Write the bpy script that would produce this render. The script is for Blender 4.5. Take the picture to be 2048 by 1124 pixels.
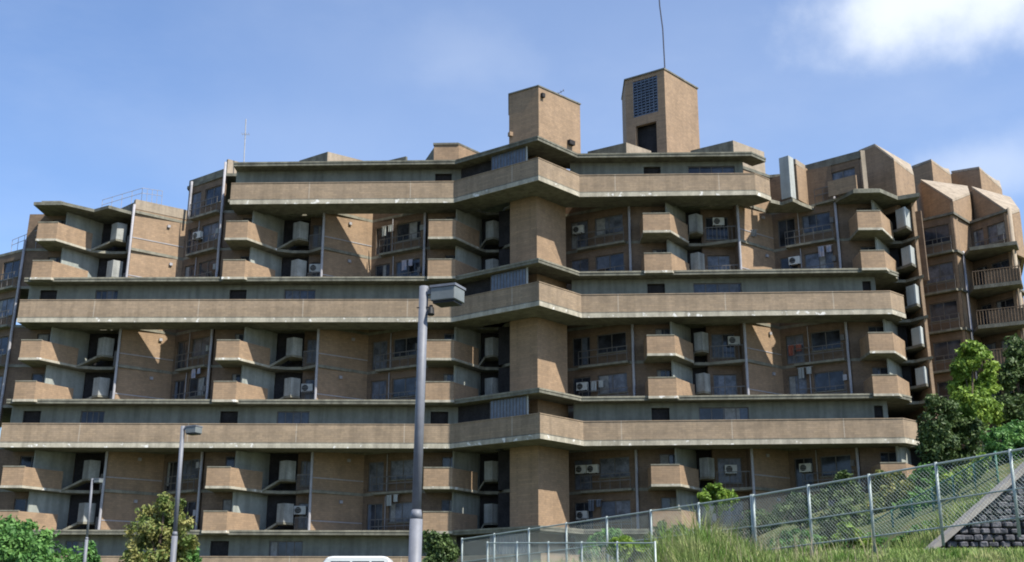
import bpy, bmesh, math, random
from mathutils import Vector, noise as mnoise
random.seed(7)
R = math.radians
scene = bpy.context.scene
for o in list(bpy.data.objects): bpy.data.objects.remove(o)

# ------------------------------------------------------------------ camera
PITCH = R(15.8); FPX = 2400.0
cam_d = bpy.data.cameras.new('camera'); cam = bpy.data.objects.new('camera', cam_d)
scene.collection.objects.link(cam)
cam.location = (0, 0, 0); cam.rotation_euler = (R(90) + PITCH, 0, 0)
cam_d.sensor_width = 36; cam_d.lens = FPX / 2048 * 36
cam_d.clip_start = 0.1; cam_d.clip_end = 3000
scene.camera = cam
scene.render.resolution_x = 1024; scene.render.resolution_y = 562

# ------------------------------------------------------------------ world, sun, exposure
SUN_AZ, SUN_EL = 53.0, 52.0         # azimuth: degrees to the right of straight behind the camera
az = R(180 - SUN_AZ)
sdir = Vector((math.sin(az) * math.cos(R(SUN_EL)), math.cos(az) * math.cos(R(SUN_EL)), math.sin(R(SUN_EL))))
w = bpy.data.worlds.new('World'); scene.world = w; w.use_nodes = True
nt = w.node_tree; N = nt.nodes; L = nt.links; N.clear()
wo = N.new('ShaderNodeOutputWorld'); bg = N.new('ShaderNodeBackground'); sky = N.new('ShaderNodeTexSky')
sky.sky_type = 'NISHITA'; sky.sun_disc = False; sky.sun_elevation = R(SUN_EL); sky.sun_rotation = az
sky.altitude = 50; sky.air_density = 1.0; sky.dust_density = 0.6; sky.ozone_density = 2.0
bg.inputs[1].default_value = 0.080
def wn(t, **k):
    n = N.new(t)
    for a, v in k.items(): setattr(n, a, v)
    return n
def raydir(px, py):
    v = Vector(((px - 1024) / FPX, 0, 0)); f = Vector((0, math.cos(PITCH), math.sin(PITCH))); u = Vector((0, -math.sin(PITCH), math.cos(PITCH)))
    return (v + f + u * ((562 - py) / FPX)).normalized()
tc = wn('ShaderNodeTexCoord')
def cloud_mask(px, py, rx, rz, nscale, namp, lo, hi):
    c = raydir(px, py)
    sub = wn('ShaderNodeVectorMath', operation='SUBTRACT'); L.new(tc.outputs['Generated'], sub.inputs[0]); sub.inputs[1].default_value = c
    mul = wn('ShaderNodeVectorMath', operation='MULTIPLY'); L.new(sub.outputs[0], mul.inputs[0]); mul.inputs[1].default_value = (1 / rx, 1 / rx * .5, 1 / rz)
    ln = wn('ShaderNodeVectorMath', operation='LENGTH'); L.new(mul.outputs[0], ln.inputs[0])
    nz = wn('ShaderNodeTexNoise'); nz.inputs['Scale'].default_value = nscale; nz.inputs['Detail'].default_value = 8; nz.inputs['Roughness'].default_value = .55
    L.new(tc.outputs['Generated'], nz.inputs['Vector'])
    m1 = wn('ShaderNodeMath', operation='MULTIPLY_ADD'); L.new(nz.outputs[0], m1.inputs[0]); m1.inputs[1].default_value = namp; m1.inputs[2].default_value = -namp * .5
    m2 = wn('ShaderNodeMath', operation='ADD'); L.new(ln.outputs['Value'], m2.inputs[0]); L.new(m1.outputs[0], m2.inputs[1])
    mr = wn('ShaderNodeMapRange', interpolation_type='SMOOTHSTEP'); L.new(m2.outputs[0], mr.inputs['Value'])
    mr.inputs['From Min'].default_value = lo; mr.inputs['From Max'].default_value = hi; mr.inputs['To Min'].default_value = 1; mr.inputs['To Max'].default_value = 0
    return mr.outputs[0]
masks = [(cloud_mask(1890, 0, .105, .040, 11, 2.0, .15, 1.35), .85), (cloud_mask(1960, 340, .09, .03, 12, 1.6, .2, 1.3), .33),
         (cloud_mask(940, 110, .05, .028, 14, 2.0, .1, 1.5), .09), (cloud_mask(470, 300, .16, .03, 7, 2.0, .2, 1.6), .05)]
# thin veil of cirrus
mp = wn('ShaderNodeMapping'); L.new(tc.outputs['Generated'], mp.inputs[0]); mp.inputs['Scale'].default_value = (2.2, 2.2, 6); mp.inputs['Rotation'].default_value = (0, .5, 0)
nz = wn('ShaderNodeTexNoise'); L.new(mp.outputs[0], nz.inputs['Vector']); nz.inputs['Scale'].default_value = 2.4; nz.inputs['Detail'].default_value = 9; nz.inputs['Roughness'].default_value = .6
mr = wn('ShaderNodeMapRange', interpolation_type='SMOOTHSTEP'); L.new(nz.outputs[0], mr.inputs['Value']); mr.inputs['From Min'].default_value = .42; mr.inputs['From Max'].default_value = .8
masks.append((mr.outputs[0], .06)); masks.append((cloud_mask(1300, 170, .36, .16, 5, 1.2, .1, 1.5), .13))
tint = wn('ShaderNodeMixRGB', blend_type='MULTIPLY'); tint.inputs[0].default_value = 1; L.new(sky.outputs[0], tint.inputs[1]); tint.inputs[2].default_value = (1.36, 1.46, 1.66, 1)
cur = tint.outputs[0]
for m, amt in masks:
    s = wn('ShaderNodeMath', operation='MULTIPLY'); L.new(m, s.inputs[0]); s.inputs[1].default_value = amt
    mx = wn('ShaderNodeMixRGB'); L.new(s.outputs[0], mx.inputs[0]); L.new(cur, mx.inputs[1]); mx.inputs[2].default_value = (8.2, 8.7, 9.4, 1)
    cur = mx.outputs[0]
L.new(cur, bg.inputs[0]); L.new(bg.outputs[0], wo.inputs[0])
sl = bpy.data.lights.new('sun', 'SUN'); sl.energy = 5.0; sl.angle = R(.55); sl.color = (1, .95, .85)
so = bpy.data.objects.new('sun', sl); scene.collection.objects.link(so)
so.rotation_euler = sdir.to_track_quat('Z', 'Y').to_euler(); so.location = sdir * 200
vs = scene.view_settings; vs.view_transform = 'Standard'; vs.look = 'None'; vs.gamma = 1; vs.exposure = 0.72
scene.render.engine = 'CYCLES'; scene.cycles.max_bounces = 6; scene.cycles.diffuse_bounces = 1
scene.cycles.pixel_filter_type = 'BLACKMAN_HARRIS'; scene.cycles.filter_width = 1.9

# ------------------------------------------------------------------ materials
def mat(name, col, rough=.85, var=.12, scale=1.5, streak=0, spec=.3, metal=0, col2=None, blotch=None, joint=0, bump=0, transl=0, brick=None):
    col = tuple(k * .77 for k in col); col2 = col2 and tuple(k * .77 for k in col2)
    if blotch: blotch = (tuple(k * .77 for k in blotch[0]),) + tuple(blotch[1:])
    m = bpy.data.materials.new(name); m.use_nodes = True; t = m.node_tree; n = t.nodes; l = t.links
    b = n['Principled BSDF']; b.inputs['Roughness'].default_value = rough; b.inputs['Metallic'].default_value = metal
    b.inputs['Specular IOR Level'].default_value = spec
    g = n.new('ShaderNodeNewGeometry'); P = g.outputs['Position']
    def nz(sc, det=5, vec=P, scl=(1, 1, 1)):
        if scl != (1, 1, 1):
            mm = n.new('ShaderNodeMapping'); l.new(vec, mm.inputs[0]); mm.inputs['Scale'].default_value = scl; vec = mm.outputs[0]
        q = n.new('ShaderNodeTexNoise'); q.inputs['Scale'].default_value = sc; q.inputs['Detail'].default_value = det; l.new(vec, q.inputs['Vector']); return q.outputs[0]
    def ramp(v, a, c, ta, tb):
        r = n.new('ShaderNodeMapRange'); l.new(v, r.inputs['Value']); r.inputs['From Min'].default_value = a; r.inputs['From Max'].default_value = c
        r.inputs['To Min'].default_value = ta; r.inputs['To Max'].default_value = tb; return r.outputs[0]
    def mixc(f, a, c, mode='MIX'):
        x = n.new('ShaderNodeMixRGB'); x.blend_type = mode
        for i, v in ((0, f), (1, a), (2, c)):
            if hasattr(v, 'is_output'): l.new(v, x.inputs[i])
            else: x.inputs[i].default_value = v if i == 0 else (*v, 1)
        return x.outputs[0]
    c = col
    big = nz(scale)
    if col2: c = mixc(ramp(big, .38, .62, 0, 1), col, col2)
    fine = nz(scale * 5, 4)
    v1 = ramp(big, .3, .7, 1 - var, 1 + var); v2 = ramp(fine, .3, .7, 1 - var * .8, 1 + var * .8)
    for v in (v1, v2):
        cc = n.new('ShaderNodeCombineXYZ'); [l.new(v, cc.inputs[i]) for i in range(3)]; c = mixc(1.0, c, cc.outputs[0], 'MULTIPLY')
    if streak:
        s = ramp(nz(1, 5, P, (2.2, 2.2, .22)), .42, .66, 1, 1 - streak)
        cc = n.new('ShaderNodeCombineXYZ'); [l.new(s, cc.inputs[i]) for i in range(3)]; c = mixc(1.0, c, cc.outputs[0], 'MULTIPLY')
    if blotch:
        c = mixc(ramp(nz(blotch[1], 3), blotch[2], blotch[2] + .06, 0, 1), c, blotch[0])
    if joint:
        sx = n.new('ShaderNodeSeparateXYZ'); l.new(P, sx.inputs[0])
        q = n.new('ShaderNodeMath'); q.operation = 'PINGPONG'; l.new(sx.outputs[0], q.inputs[0]); q.inputs[1].default_value = joint
        k = n.new('ShaderNodeMath'); k.operation = 'LESS_THAN'; l.new(q.outputs[0], k.inputs[0]); k.inputs[1].default_value = .035
        k2 = n.new('ShaderNodeMath'); k2.operation = 'MULTIPLY'; l.new(k.outputs[0], k2.inputs[0]); k2.inputs[1].default_value = .45
        c = mixc(k2.outputs[0], c, (.42, .38, .32))
    if brick:
        # courses of small tiles, worked out from position so they suit walls at any angle
        sx = n.new('ShaderNodeSeparateXYZ'); l.new(P, sx.inputs[0])
        ad = n.new('ShaderNodeMath'); ad.operation = 'ADD'; l.new(sx.outputs[0], ad.inputs[0]); l.new(sx.outputs[1], ad.inputs[1])
        cb = n.new('ShaderNodeCombineXYZ'); l.new(ad.outputs[0], cb.inputs[0]); l.new(sx.outputs[2], cb.inputs[1])
        bt = n.new('ShaderNodeTexBrick'); l.new(cb.outputs[0], bt.inputs[0]); bt.inputs['Scale'].default_value = 1
        bt.inputs['Brick Width'].default_value = brick[0]; bt.inputs['Row Height'].default_value = brick[1]; bt.inputs['Mortar Size'].default_value = brick[2]
        bt.inputs['Color1'].default_value = (1.1, 1.08, 1.05, 1); bt.inputs['Color2'].default_value = (.86, .86, .88, 1); bt.inputs['Mortar'].default_value = (.78, .8, .82, 1)
        c = mixc(.8, c, bt.outputs[0], 'MULTIPLY')
    if hasattr(c, 'is_output'): l.new(c, b.inputs['Base Color'])
    else: b.inputs['Base Color'].default_value = (*c, 1)
    if bump:
        bp = n.new('ShaderNodeBump'); bp.inputs['Strength'].default_value = bump; bp.inputs['Distance'].default_value = .05; l.new(fine, bp.inputs['Height']); l.new(bp.outputs[0], b.inputs['Normal'])
    if transl:
        tr = n.new('ShaderNodeBsdfTranslucent'); ms = n.new('ShaderNodeMixShader'); ms.inputs[0].default_value = transl
        if hasattr(c, 'is_output'): l.new(c, tr.inputs[0])
        l.new(b.outputs[0], ms.inputs[1]); l.new(tr.outputs[0], ms.inputs[2]); l.new(ms.outputs[0], n['Material Output'].inputs[0])
    return m
M = {}
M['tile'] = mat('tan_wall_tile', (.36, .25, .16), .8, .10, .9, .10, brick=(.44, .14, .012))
M['band'] = mat('tan_parapet_tile', (.345, .26, .178), .8, .10, 1.1, .18, joint=3.6, brick=(.44, .14, .012))
M['edge'] = mat('grey_slab_edge', (.27, .255, .20), .85, .18, 2.2, .3)
M['lip'] = mat('pale_slab_edge', (.49, .45, .36), .85, .14, 2.2, .3, blotch=((.85, .83, .78), 2.3, .62))
M['brown'] = mat('shade_darkened_tile', (.20, .14, .095), .85, .16, 1.4, .12, brick=(.44, .14, .014))  # wall tile with the recess shade put into its colour
M['conc'] = mat('grey_concrete', (.20, .19, .155), .9, .18, 1.2, .30)
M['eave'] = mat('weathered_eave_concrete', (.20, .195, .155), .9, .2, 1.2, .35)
M['pale'] = mat('pale_or_sun_lightened_render', (.40, .33, .25), .85, .12, 1.2, .25)
M['paint'] = mat('grey_green_wall_paint', (.25, .26, .22), .85, .10, .8, .30)
M['panelp'] = mat('light_grey_green_wall_paint', (.38, .40, .36), .85, .10, .8, .25)
M['screen'] = mat('shaded_worn_screen_panel', (.37, .375, .35), .75, .14, 2, .4)  # off-white screen greyed in its colour for shade, plus weathered streaks
M['white'] = mat('off_white_panel', (.48, .50, .48), .6, .07, 2, .22)
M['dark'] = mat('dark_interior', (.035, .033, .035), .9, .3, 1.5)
M['glass'] = mat('window_glass', (.022, .024, .030), .10, .3, .8, spec=.4, col2=(.055, .065, .085))
M['curtain'] = mat('curtained_glass', (.20, .22, .27), .3, .3, 1.6, spec=.4, col2=(.06, .065, .08))
M['frame'] = mat('bronze_aluminium', (.15, .14, .13), .5, .1, 3)
M['panel'] = mat('ribbed_stair_glazing', (.10, .125, .17), .3, .25, 3, spec=.5)
M['pipe'] = mat('painted_downpipe', (.40, .39, .41), .6, .12, 2)
M['pole'] = mat('galvanised_lamp_steel', (.20, .21, .24), .55, .10, 3, .15, spec=.4)
M['lampbox'] = mat('lamp_housing_grey', (.20, .22, .22), .5, .10, 4)
M['black'] = mat('black_plastic', (.02, .02, .022), .6, .1, 4)
M['ac'] = mat('white_appliance_steel', (.66, .66, .62), .55, .08, 5)
M['wire'] = mat('galvanised_wire', (.40, .46, .44), .45, .12, 5, metal=.2)
M['gwire'] = mat('green_fence_paint', (.05, .16, .12), .5, .12, 4)
M['asphalt'] = mat('asphalt', (.06, .06, .062), .95, .15, 2)
M['soil'] = mat('grassy_soil', (.085, .13, .035), .95, .3, .8, col2=(.13, .13, .05))
M['stone'] = mat('dark_retaining_blocks', (.12, .12, .135), .9, .4, 2.5, bump=.6)
M['coping'] = mat('concrete_coping', (.36, .33, .30), .9, .15, 2)
M['leaf_l'] = mat('light_green_leaves', (.19, .33, .045), .55, .3, 1.3, col2=(.30, .42, .07), transl=.3)
M['leaf_d'] = mat('dark_green_leaves', (.05, .10, .025), .55, .35, 1.3, col2=(.11, .16, .05), transl=.2)
M['leaf_m'] = mat('mid_green_leaves', (.085, .23, .055), .55, .35, 1.5, col2=(.16, .32, .08), transl=.3)
M['leaf_o'] = mat('olive_bronze_leaves', (.15, .23, .05), .6, .35, 1.8, col2=(.32, .30, .10), transl=.25)
M['bark'] = mat('bark', (.09, .065, .045), .9, .2, 5)
M['grass'] = mat('tall_grass', (.17, .34, .05), .7, .35, 1.6, col2=(.36, .38, .16), transl=.35)
M['straw'] = mat('dry_reed', (.42, .36, .24), .8, .2, 3, transl=.2)
M['carpaint'] = mat('white_car_paint', (.75, .77, .78), .25, .03, 1, spec=.5)
M['rubber'] = mat('tyre_rubber', (.03, .03, .03), .85, .1, 4)
M['antenna'] = mat('antenna_metal', (.45, .45, .46), .5, .1, 4)
M['dmetal'] = mat('dark_mast_metal', (.06, .06, .08), .5, .1, 4)
M['curt1'] = mat('net_curtain', (.30, .30, .29), .9, .25, 4)
M['curt2'] = mat('blue_grey_curtain', (.13, .15, .19), .9, .25, 4)
M['redcl'] = mat('red_cloth', (.35, .12, .09), .9, .2, 3)
M['cloth'] = mat('laundry_cloth', (.35, .40, .52), .9, .2, 3, col2=(.5, .42, .42))

# ------------------------------------------------------------------ mesh helpers
col = scene.collection
def wloc(o):
    p = Vector((0, 0, 0))
    while o: p += o.location; o = o.parent
    return p
def fmap(x, y, z):
    """the main facade's plan: wings that lean and turn very slightly"""
    if x < -4: y += .07 * (z - 19) * min(1.1, (-4 - x) / 30)
    elif x > 4.7: t = min(1.3, (x - 4.7) / 22); y += (-1.1 + .04 * (z - 20)) * t
    return (x, y, z)
ident = lambda x, y, z: (x, y, z)
class MB:
    def __init__(s, f=ident): s.v = []; s.f = []; s.m = f
    def add(s, vs, fs):
        b = len(s.v); s.v += [s.m(*p) for p in vs]; s.f += [[b + i for i in f] for f in fs]; return s
    def prism(s, poly, z0, z1):
        n = len(poly)
        g = lambda z, i: z[i] if isinstance(z, (list, tuple)) else z
        vs = [(x, y, g(z0, i)) for i, (x, y) in enumerate(poly)] + [(x, y, g(z1, i)) for i, (x, y) in enumerate(poly)]
        fs = [list(range(n))[::-1], list(range(n, 2 * n))] + [[i, (i + 1) % n, n + (i + 1) % n, n + i] for i in range(n)]
        return s.add(vs, fs)
    def wall(s, p0, p1, z0, z1, t=.18, z1b=None):
        """upright wall whose outer (viewer-side) face runs p0 to p1, thickness to the back"""
        dx, dy = p1[0] - p0[0], p1[1] - p0[1]; l = math.hypot(dx, dy); nx, ny = -dy / l * t, dx / l * t
        zb = z1 if z1b is None else z1b
        return s.prism([p0, p1, (p1[0] + nx, p1[1] + ny), (p0[0] + nx, p0[1] + ny)], z0, [z1, zb, zb, z1])
    def box(s, c, d, rz=0):
        x, y, z = [k / 2 for k in d]; ca, sa = math.cos(rz), math.sin(rz)
        q = [(c[0] + a * ca - b * sa, c[1] + a * sa + b * ca) for a, b in ((-x, -y), (x, -y), (x, y), (-x, y))]
        return s.prism(q, c[2] - z, c[2] + z)
    def tube(s, pts, r, n=8, r2=None, cap=True):
        pts = [Vector(p) for p in pts]; rings = []
        for i, p in enumerate(pts):
            d = (pts[min(i + 1, len(pts) - 1)] - pts[max(i - 1, 0)]).normalized()
            a = d.orthogonal().normalized() if abs(d.z) < .95 else Vector((1, 0, 0)); a = (a - d * a.dot(d)).normalized(); b = d.cross(a)
            rr = r if r2 is None else r + (r2 - r) * i / (len(pts) - 1)
            rings.append([p + a * rr * math.cos(2 * math.pi * k / n) + b * rr * math.sin(2 * math.pi * k / n) for k in range(n)])
        vs = [tuple(v) for rg in rings for v in rg]
        fs = [[i * n + k, i * n + (k + 1) % n, (i + 1) * n + (k + 1) % n, (i + 1) * n + k] for i in range(len(pts) - 1) for k in range(n)]
        if cap: fs += [list(range(n))[::-1], [(len(pts) - 1) * n + k for k in range(n)]]
        return s.add(vs, fs)
    def build(s, name, m, parent=None, smooth=False, bevel=0, recalc=True, origin=None):
        me = bpy.data.meshes.new(name); o = bpy.data.objects.new(name, me); col.objects.link(o)
        off = wloc(parent) if parent else Vector((0, 0, 0))
        if origin is not None: off = Vector(origin); 
        me.from_pydata([tuple(Vector(v) - off) for v in s.v], [], s.f)
        if recalc:
            bm = bmesh.new(); bm.from_mesh(me); bmesh.ops.recalc_face_normals(bm, faces=bm.faces)
            if bevel: bmesh.ops.bevel(bm, geom=bm.edges[:], offset=bevel, segments=1, affect='EDGES', clamp_overlap=True)
            bm.to_mesh(me); bm.free()
        if smooth:
            for p in me.polygons: p.use_smooth = True
        me.materials.append(m)
        if parent: o.parent = parent
        elif origin is not None: o.location = off
        return o
def tag(o, label=None, cat=None, group=None, kind=None):
    for k, v in (('label', label), ('category', cat), ('group', group), ('kind', kind)):
        if v: o[k] = v
    return o
def empty(name, loc, label=None, cat=None, group=None, rz=0):
    o = bpy.data.objects.new(name, None); col.objects.link(o); o.location = loc; o.rotation_euler = (0, 0, rz); o.empty_display_size = .5
    return tag(o, label, cat, group)
def copy_tree(o, parent=None):
    c = o.copy(); col.objects.link(c); c.parent = parent
    for ch in [q for q in bpy.data.objects if q.parent == o]: copy_tree(ch, c)
    return c
def ray_z(py): v = 562 - py; return (FPX * math.sin(PITCH) + v * math.cos(PITCH)) / (FPX * math.cos(PITCH) - v * math.sin(PITCH))
def at(px, py, Y):
    """a point of the place, Y metres out, read off the photograph"""
    z = ray_z(py) * Y; return Vector(((px - 1024) / FPX * (Y * math.cos(PITCH) + z * math.sin(PITCH)), Y, z))
wrnd = random.Random(5)
def lerp(a, b, t): return (a[0] + (b[0] - a[0]) * t, a[1] + (b[1] - a[1]) * t)
def opening_wall(mb, p0, p1, z0, z1, ops, t=.18):
    """wall with real window holes; ops = [(u0,u1,za,zb)] as fractions along and heights"""
    us = sorted({0, 1, *[o[0] for o in ops], *[o[1] for o in ops]})
    for a, b in zip(us, us[1:]):
        m = (a + b) / 2; hs = sorted([(o[2], o[3]) for o in ops if o[0] <= m <= o[1]]); z = z0
        for h0, h1 in hs:
            if h0 > z: mb.wall(lerp(p0, p1, a), lerp(p0, p1, b), z, h0, t)
            z = h1
        if z < z1: mb.wall(lerp(p0, p1, a), lerp(p0, p1, b), z, z1, t)
def window(parent, p0, p1, z0, z1, f=fmap, glass='glass', inset=.09, mull=1):
    dx, dy = p1[0] - p0[0], p1[1] - p0[1]; l = math.hypot(dx, dy); n = (-dy / l, dx / l); u = (dx / l, dy / l)
    q0 = (p0[0] + n[0] * inset, p0[1] + n[1] * inset); q1 = (p1[0] + n[0] * inset, p1[1] + n[1] * inset)
    w_ = .06; fr = MB(f)
    fr.wall(q0, q1, z0, z0 + w_, .07); fr.wall(q0, q1, z1 - w_, z1, .07)
    for k in range(mull + 2):
        t = k / (mull + 1) * (1 - w_ / l); fr.wall(lerp(q0, q1, t), lerp(q0, q1, t + w_ / l), z0 + w_, z1 - w_, .07)
    o = fr.build('window', M['frame'], parent)
    g0 = (q0[0] + n[0] * .03, q0[1] + n[1] * .03); g1 = (q1[0] + n[0] * .03, q1[1] + n[1] * .03)
    MB(f).wall(lerp(g0, g1, .02), lerp(g0, g1, .98), z0 + .02, z1 - .02, .02).build('pane', M[glass], o)
    s0 = (p0[0] - n[0] * .06, p0[1] - n[1] * .06); s1 = (p1[0] - n[0] * .06, p1[1] - n[1] * .06)
    if z1 - z0 < 1.75: MB(f).wall(lerp(s0, s1, -.03), lerp(s0, s1, 1.03), z0 - .07, z0 - .005, .14).build('sill', M['edge'], o)
    rr = wrnd.random()
    if rr < .55:
        a = wrnd.choice((.05, .05, .52)); b = a + wrnd.choice((.18, .42, .3)); c0 = (q0[0] + n[0] * .012, q0[1] + n[1] * .012); c1 = (q1[0] + n[0] * .012, q1[1] + n[1] * .012)
        MB(f).wall(lerp(c0, c1, a), lerp(c0, c1, b), z0 + .07 + (.3 if rr < .15 else 0), z1 - .07, .014).build('curtain', M[wrnd.choice(('curt1', 'curt2', 'curt1'))], o)
    return o

# ------------------------------------------------------------------ main apartment building
H = 2.89; FL = [2.75, 11.42, 20.09, 28.76]
bld = empty('apartment_building', (0, 84, 0), 'long tan tiled terraced apartment block with three long gallery parapets and sawtooth bays', 'apartment building')
BY = dict(
 b1=dict(A=-35.3, bl=-33.5, c=-32.1, p0=-29.2, p1=-28.1, B=-27.5, ap=-24.4, An=-21.0, y=80.0),
 b2=dict(A=-21.0, bl=-20.15, c=-18.6, p0=-15.9, p1=-14.8, B=-13.6, ap=-10.4, An=-6.2, y=80.0),
 b3=dict(A=-6.2, bl=-5.85, c=-3.95, p0=-1.9, p1=-.8, B=None, ap=None, An=None, y=80.0),
 b4=dict(A=8.35, bl=9.05, c=10.9, p0=12.6, p1=13.6, B=16.0, ap=19.0, An=23.0, y=78.8),
 b5=dict(A=23.0, bl=23.7, c=25.3, p0=26.7, p1=27.6, B=None, ap=None, An=None, y=78.8))
DD = 2.3; APD = 4.8
PIER = [(-.14, 80.1), (1.71, 78.7), (3.82, 81.1)]
PA, PB = (3.95, 83.6), (8.25, 81.2)
AP0, A1 = (-38.8, 84.5), (-35.2, 82.3)
BACK = 94.0
def profile():
    pts = [AP0, (A1[0], A1[1] - .05)]
    for k in ('b1', 'b2', 'b3', 'pier', 'b4', 'b5'):
        if k == 'pier': pts += [(-.5, 82.0), (-.14, 81.6), (3.82, 81.6), PA, (PB[0], PB[1] - .1)]; continue
        b = BY[k]; y = b['y']; vk = 1.6
        pts += [(b['bl'] - .02, y + DD), (b['bl'], y + .02), (b['c'], y + .02), (b['c'] + vk, y + 2.6), (b['p0'], y + 3.1), (b['p1'], y + 3.1)]
        if b['B'] is not None: pts += [(b['B'] - .1, y + DD - .15), (b['B'] + .1, y + DD - .15), (b['ap'], y + APD), (b['An'] - .15, y + DD + .1)]
    pts += [(28.4, 80.6), (28.4, BACK), (-38.8, BACK)]
    return pts
PROF = profile()
levels = [F + k * H for F in FL[:3] for k in (0, 1, 2)] + [FL[3]]
PROF_TOP = [(-33.6, 82.3)] + PROF[3:-2] + [(28.4, BACK), (-33.6, BACK)]
for z in levels:
    MB(fmap).prism(PROF if z < FL[3] else PROF_TOP, z - .2, z).build('floor_slab', M['edge'], bld)
# back and end walls
wb = MB(fmap); wb.prism([(-38.8, BACK - .2), (28.4, BACK - .2), (28.4, BACK), (-38.8, BACK)], -1.5, 28.5)
wb.prism([(28.2, 80.9), (28.4, 80.9), (28.4, BACK - .2), (28.2, BACK - .2)], -1.5, 28.5); wb.build('rear_wall', M['tile'], bld)
# upper roof over the gallery storey, open over the notches
RT = FL[3] + H
roofp = [(-24.6, BACK), (-24.6, 84.9), (-21.1, 82.2), (-19.2, 82.4), (-15.4, 82.4), (-13.6, 82.2), (-10.4, 84.7), (-6.2, 82.2), (-4.2, 82.4), (-.2, 82.2), (3.9, 82.2), (3.95, 83.6), (8.3, 81.1), (10.3, 81.5), (13.5, 81.5), (16.0, 81.0), (19.0, 83.5), (24.6, 82.1), (24.6, BACK)]
MB(fmap).prism(roofp, RT - .22, RT).build('roof', M['eave'], bld)

def landing(b, y, z, m_, V):
    sp = MB(fmap); sp.wall((b['p0'], y + 2.65), m_, z + .72, z + 1.98, .09); sp.wall(m_, (b['p1'], y + 2.75), z + .72, z + 1.98, .09)
    so_ = sp.build('landing_screen', M['screen'], bld)
    MB(fmap).prism([(b['p0'], y + 2.7), m_, (b['p1'], y + 2.8), (b['p1'], y + 3.9), (b['p0'], y + 3.9)], z + .58, z + .72).build('landing_slab', M['edge'], so_)
    MB(fmap).prism([(V[0] - .02, V[1] - .05), (b['p0'], y + 2.68), (b['p0'], y + 3.6), (V[0] - .02, y + 3.6)], [z - .17, z + .56, z + .56, z - .17], [z - .01, z + .72, z + .72, z - .01]).build('stair_flight', M['edge'], bld)
def storey_walls(b, z, gallery=False):
    y = b['y']; L_ = b['y'] == 80.0; zt = z + H - .2; V = (b['c'] + 1.6, y + 2.6)
    if not gallery:
        bp = MB(fmap); bp.wall((b['bl'], y), (b['c'], y), z, z + 1.22, .12)
        bp.wall((b['c'] + .001, y + .001), (V[0], V[1]), z, z + 1.22, .12)
        bp.prism([(b['bl'], y + .12), (b['bl'] + .12, y + .12), (b['bl'] + .12, y + DD - .2), (b['bl'], y + DD - .2)], z, z + 1.22)
        bo = bp.build('balcony', M['tile'], bld)
        MB(fmap).wall((b['bl'] - .02, y - .03), (b['c'] + .01, y - .03), z + 1.22, z + 1.28, .18).build('coping', M['edge'], bo)
        ed = MB(fmap); ed.wall((b['bl'] - .02, y - .05), (b['c'] + .02, y - .05), z - .17, z - .01, .1)
        ed.wall((b['c'] + .02, y - .05), (V[0] + .03, V[1] - .04), z - .17, z - .01, .1); ed.build('slab_edge', M['lip'], bo)
        pw = MB(fmap); pw.wall((b['c'] + .02, y + 1.45), (b['c'] + 1.72, y + 4.15), z, zt, .12)
        pw.build('balcony_wall', M['panelp'], bld)
        a0, a1 = (b['A'] + .08, y + DD + .02), (b['c'] + .5, y + DD + .02)
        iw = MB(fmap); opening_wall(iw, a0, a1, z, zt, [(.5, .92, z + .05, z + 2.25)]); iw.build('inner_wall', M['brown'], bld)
        window(bld, lerp(a0, a1, .5), lerp(a0, a1, .92), z + .05, z + 2.25)
        # half-height stair landing with its pale pointed screen, and the flight that climbs to it
        m_ = ((b['p0'] + b['p1']) / 2, y + 2.25)
        if b is not BY['b5']: landing(b, y, z, m_, V)
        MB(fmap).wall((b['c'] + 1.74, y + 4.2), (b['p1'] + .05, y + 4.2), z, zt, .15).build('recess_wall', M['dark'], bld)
        if b['B']:
            a0, a1 = (b['p1'] + .1, y + 3.5), (b['B'], y + 3.5)
            ww = MB(fmap); opening_wall(ww, a0, a1, z, zt, [(.1, .8, z + .4, z + 2.1)])
            ww.prism([(b['B'] - .12, y + DD), (b['B'] + .02, y + DD), (b['B'] + .02, y + 3.5), (b['B'] - .12, y + 3.5)], z, zt)
            ww.prism([(b['p1'], y + 3.5), (b['p1'] + .1, y + 3.5), (b['p1'] + .1, y + 4.2), (b['p1'], y + 4.2)], z, zt)
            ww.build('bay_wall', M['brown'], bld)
            window(bld, lerp(a0, a1, .1), lerp(a0, a1, .8), z + .4, z + 2.1, glass='curtain' if random.random() < .6 else 'glass')
            r0, r1 = (b['p1'] + .1, y + 2.75), (b['B'] - .1, y + DD + .1)
            rl = MB(fmap); rl.wall(r0, r1, z + 1.02, z + 1.08, .05)
            for k in range(9): q = lerp(r0, r1, k / 8 * .97); rl.wall(q, (q[0] + .03, q[1]), z, z + 1.02, .03)
            rl.build('railing', M['frame'], bld)
    if b['B']:
        ap = (b['ap'], y + APD); An = (b['An'] - .1, y + DD + .12)
        MB(fmap).wall((b['B'] + .03, y + DD), ap, z, zt, .2).build('fin_wall', M['tile'], bld)
        if not gallery: MB(fmap).wall((b['B'] + .03, y + DD - .04), (b['ap'], y + APD - .04), z + .8, z + .86, .06).build('handrail', M['pipe'], bld)
        win_wall(ap, An, z, zt, plain=gallery)
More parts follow.
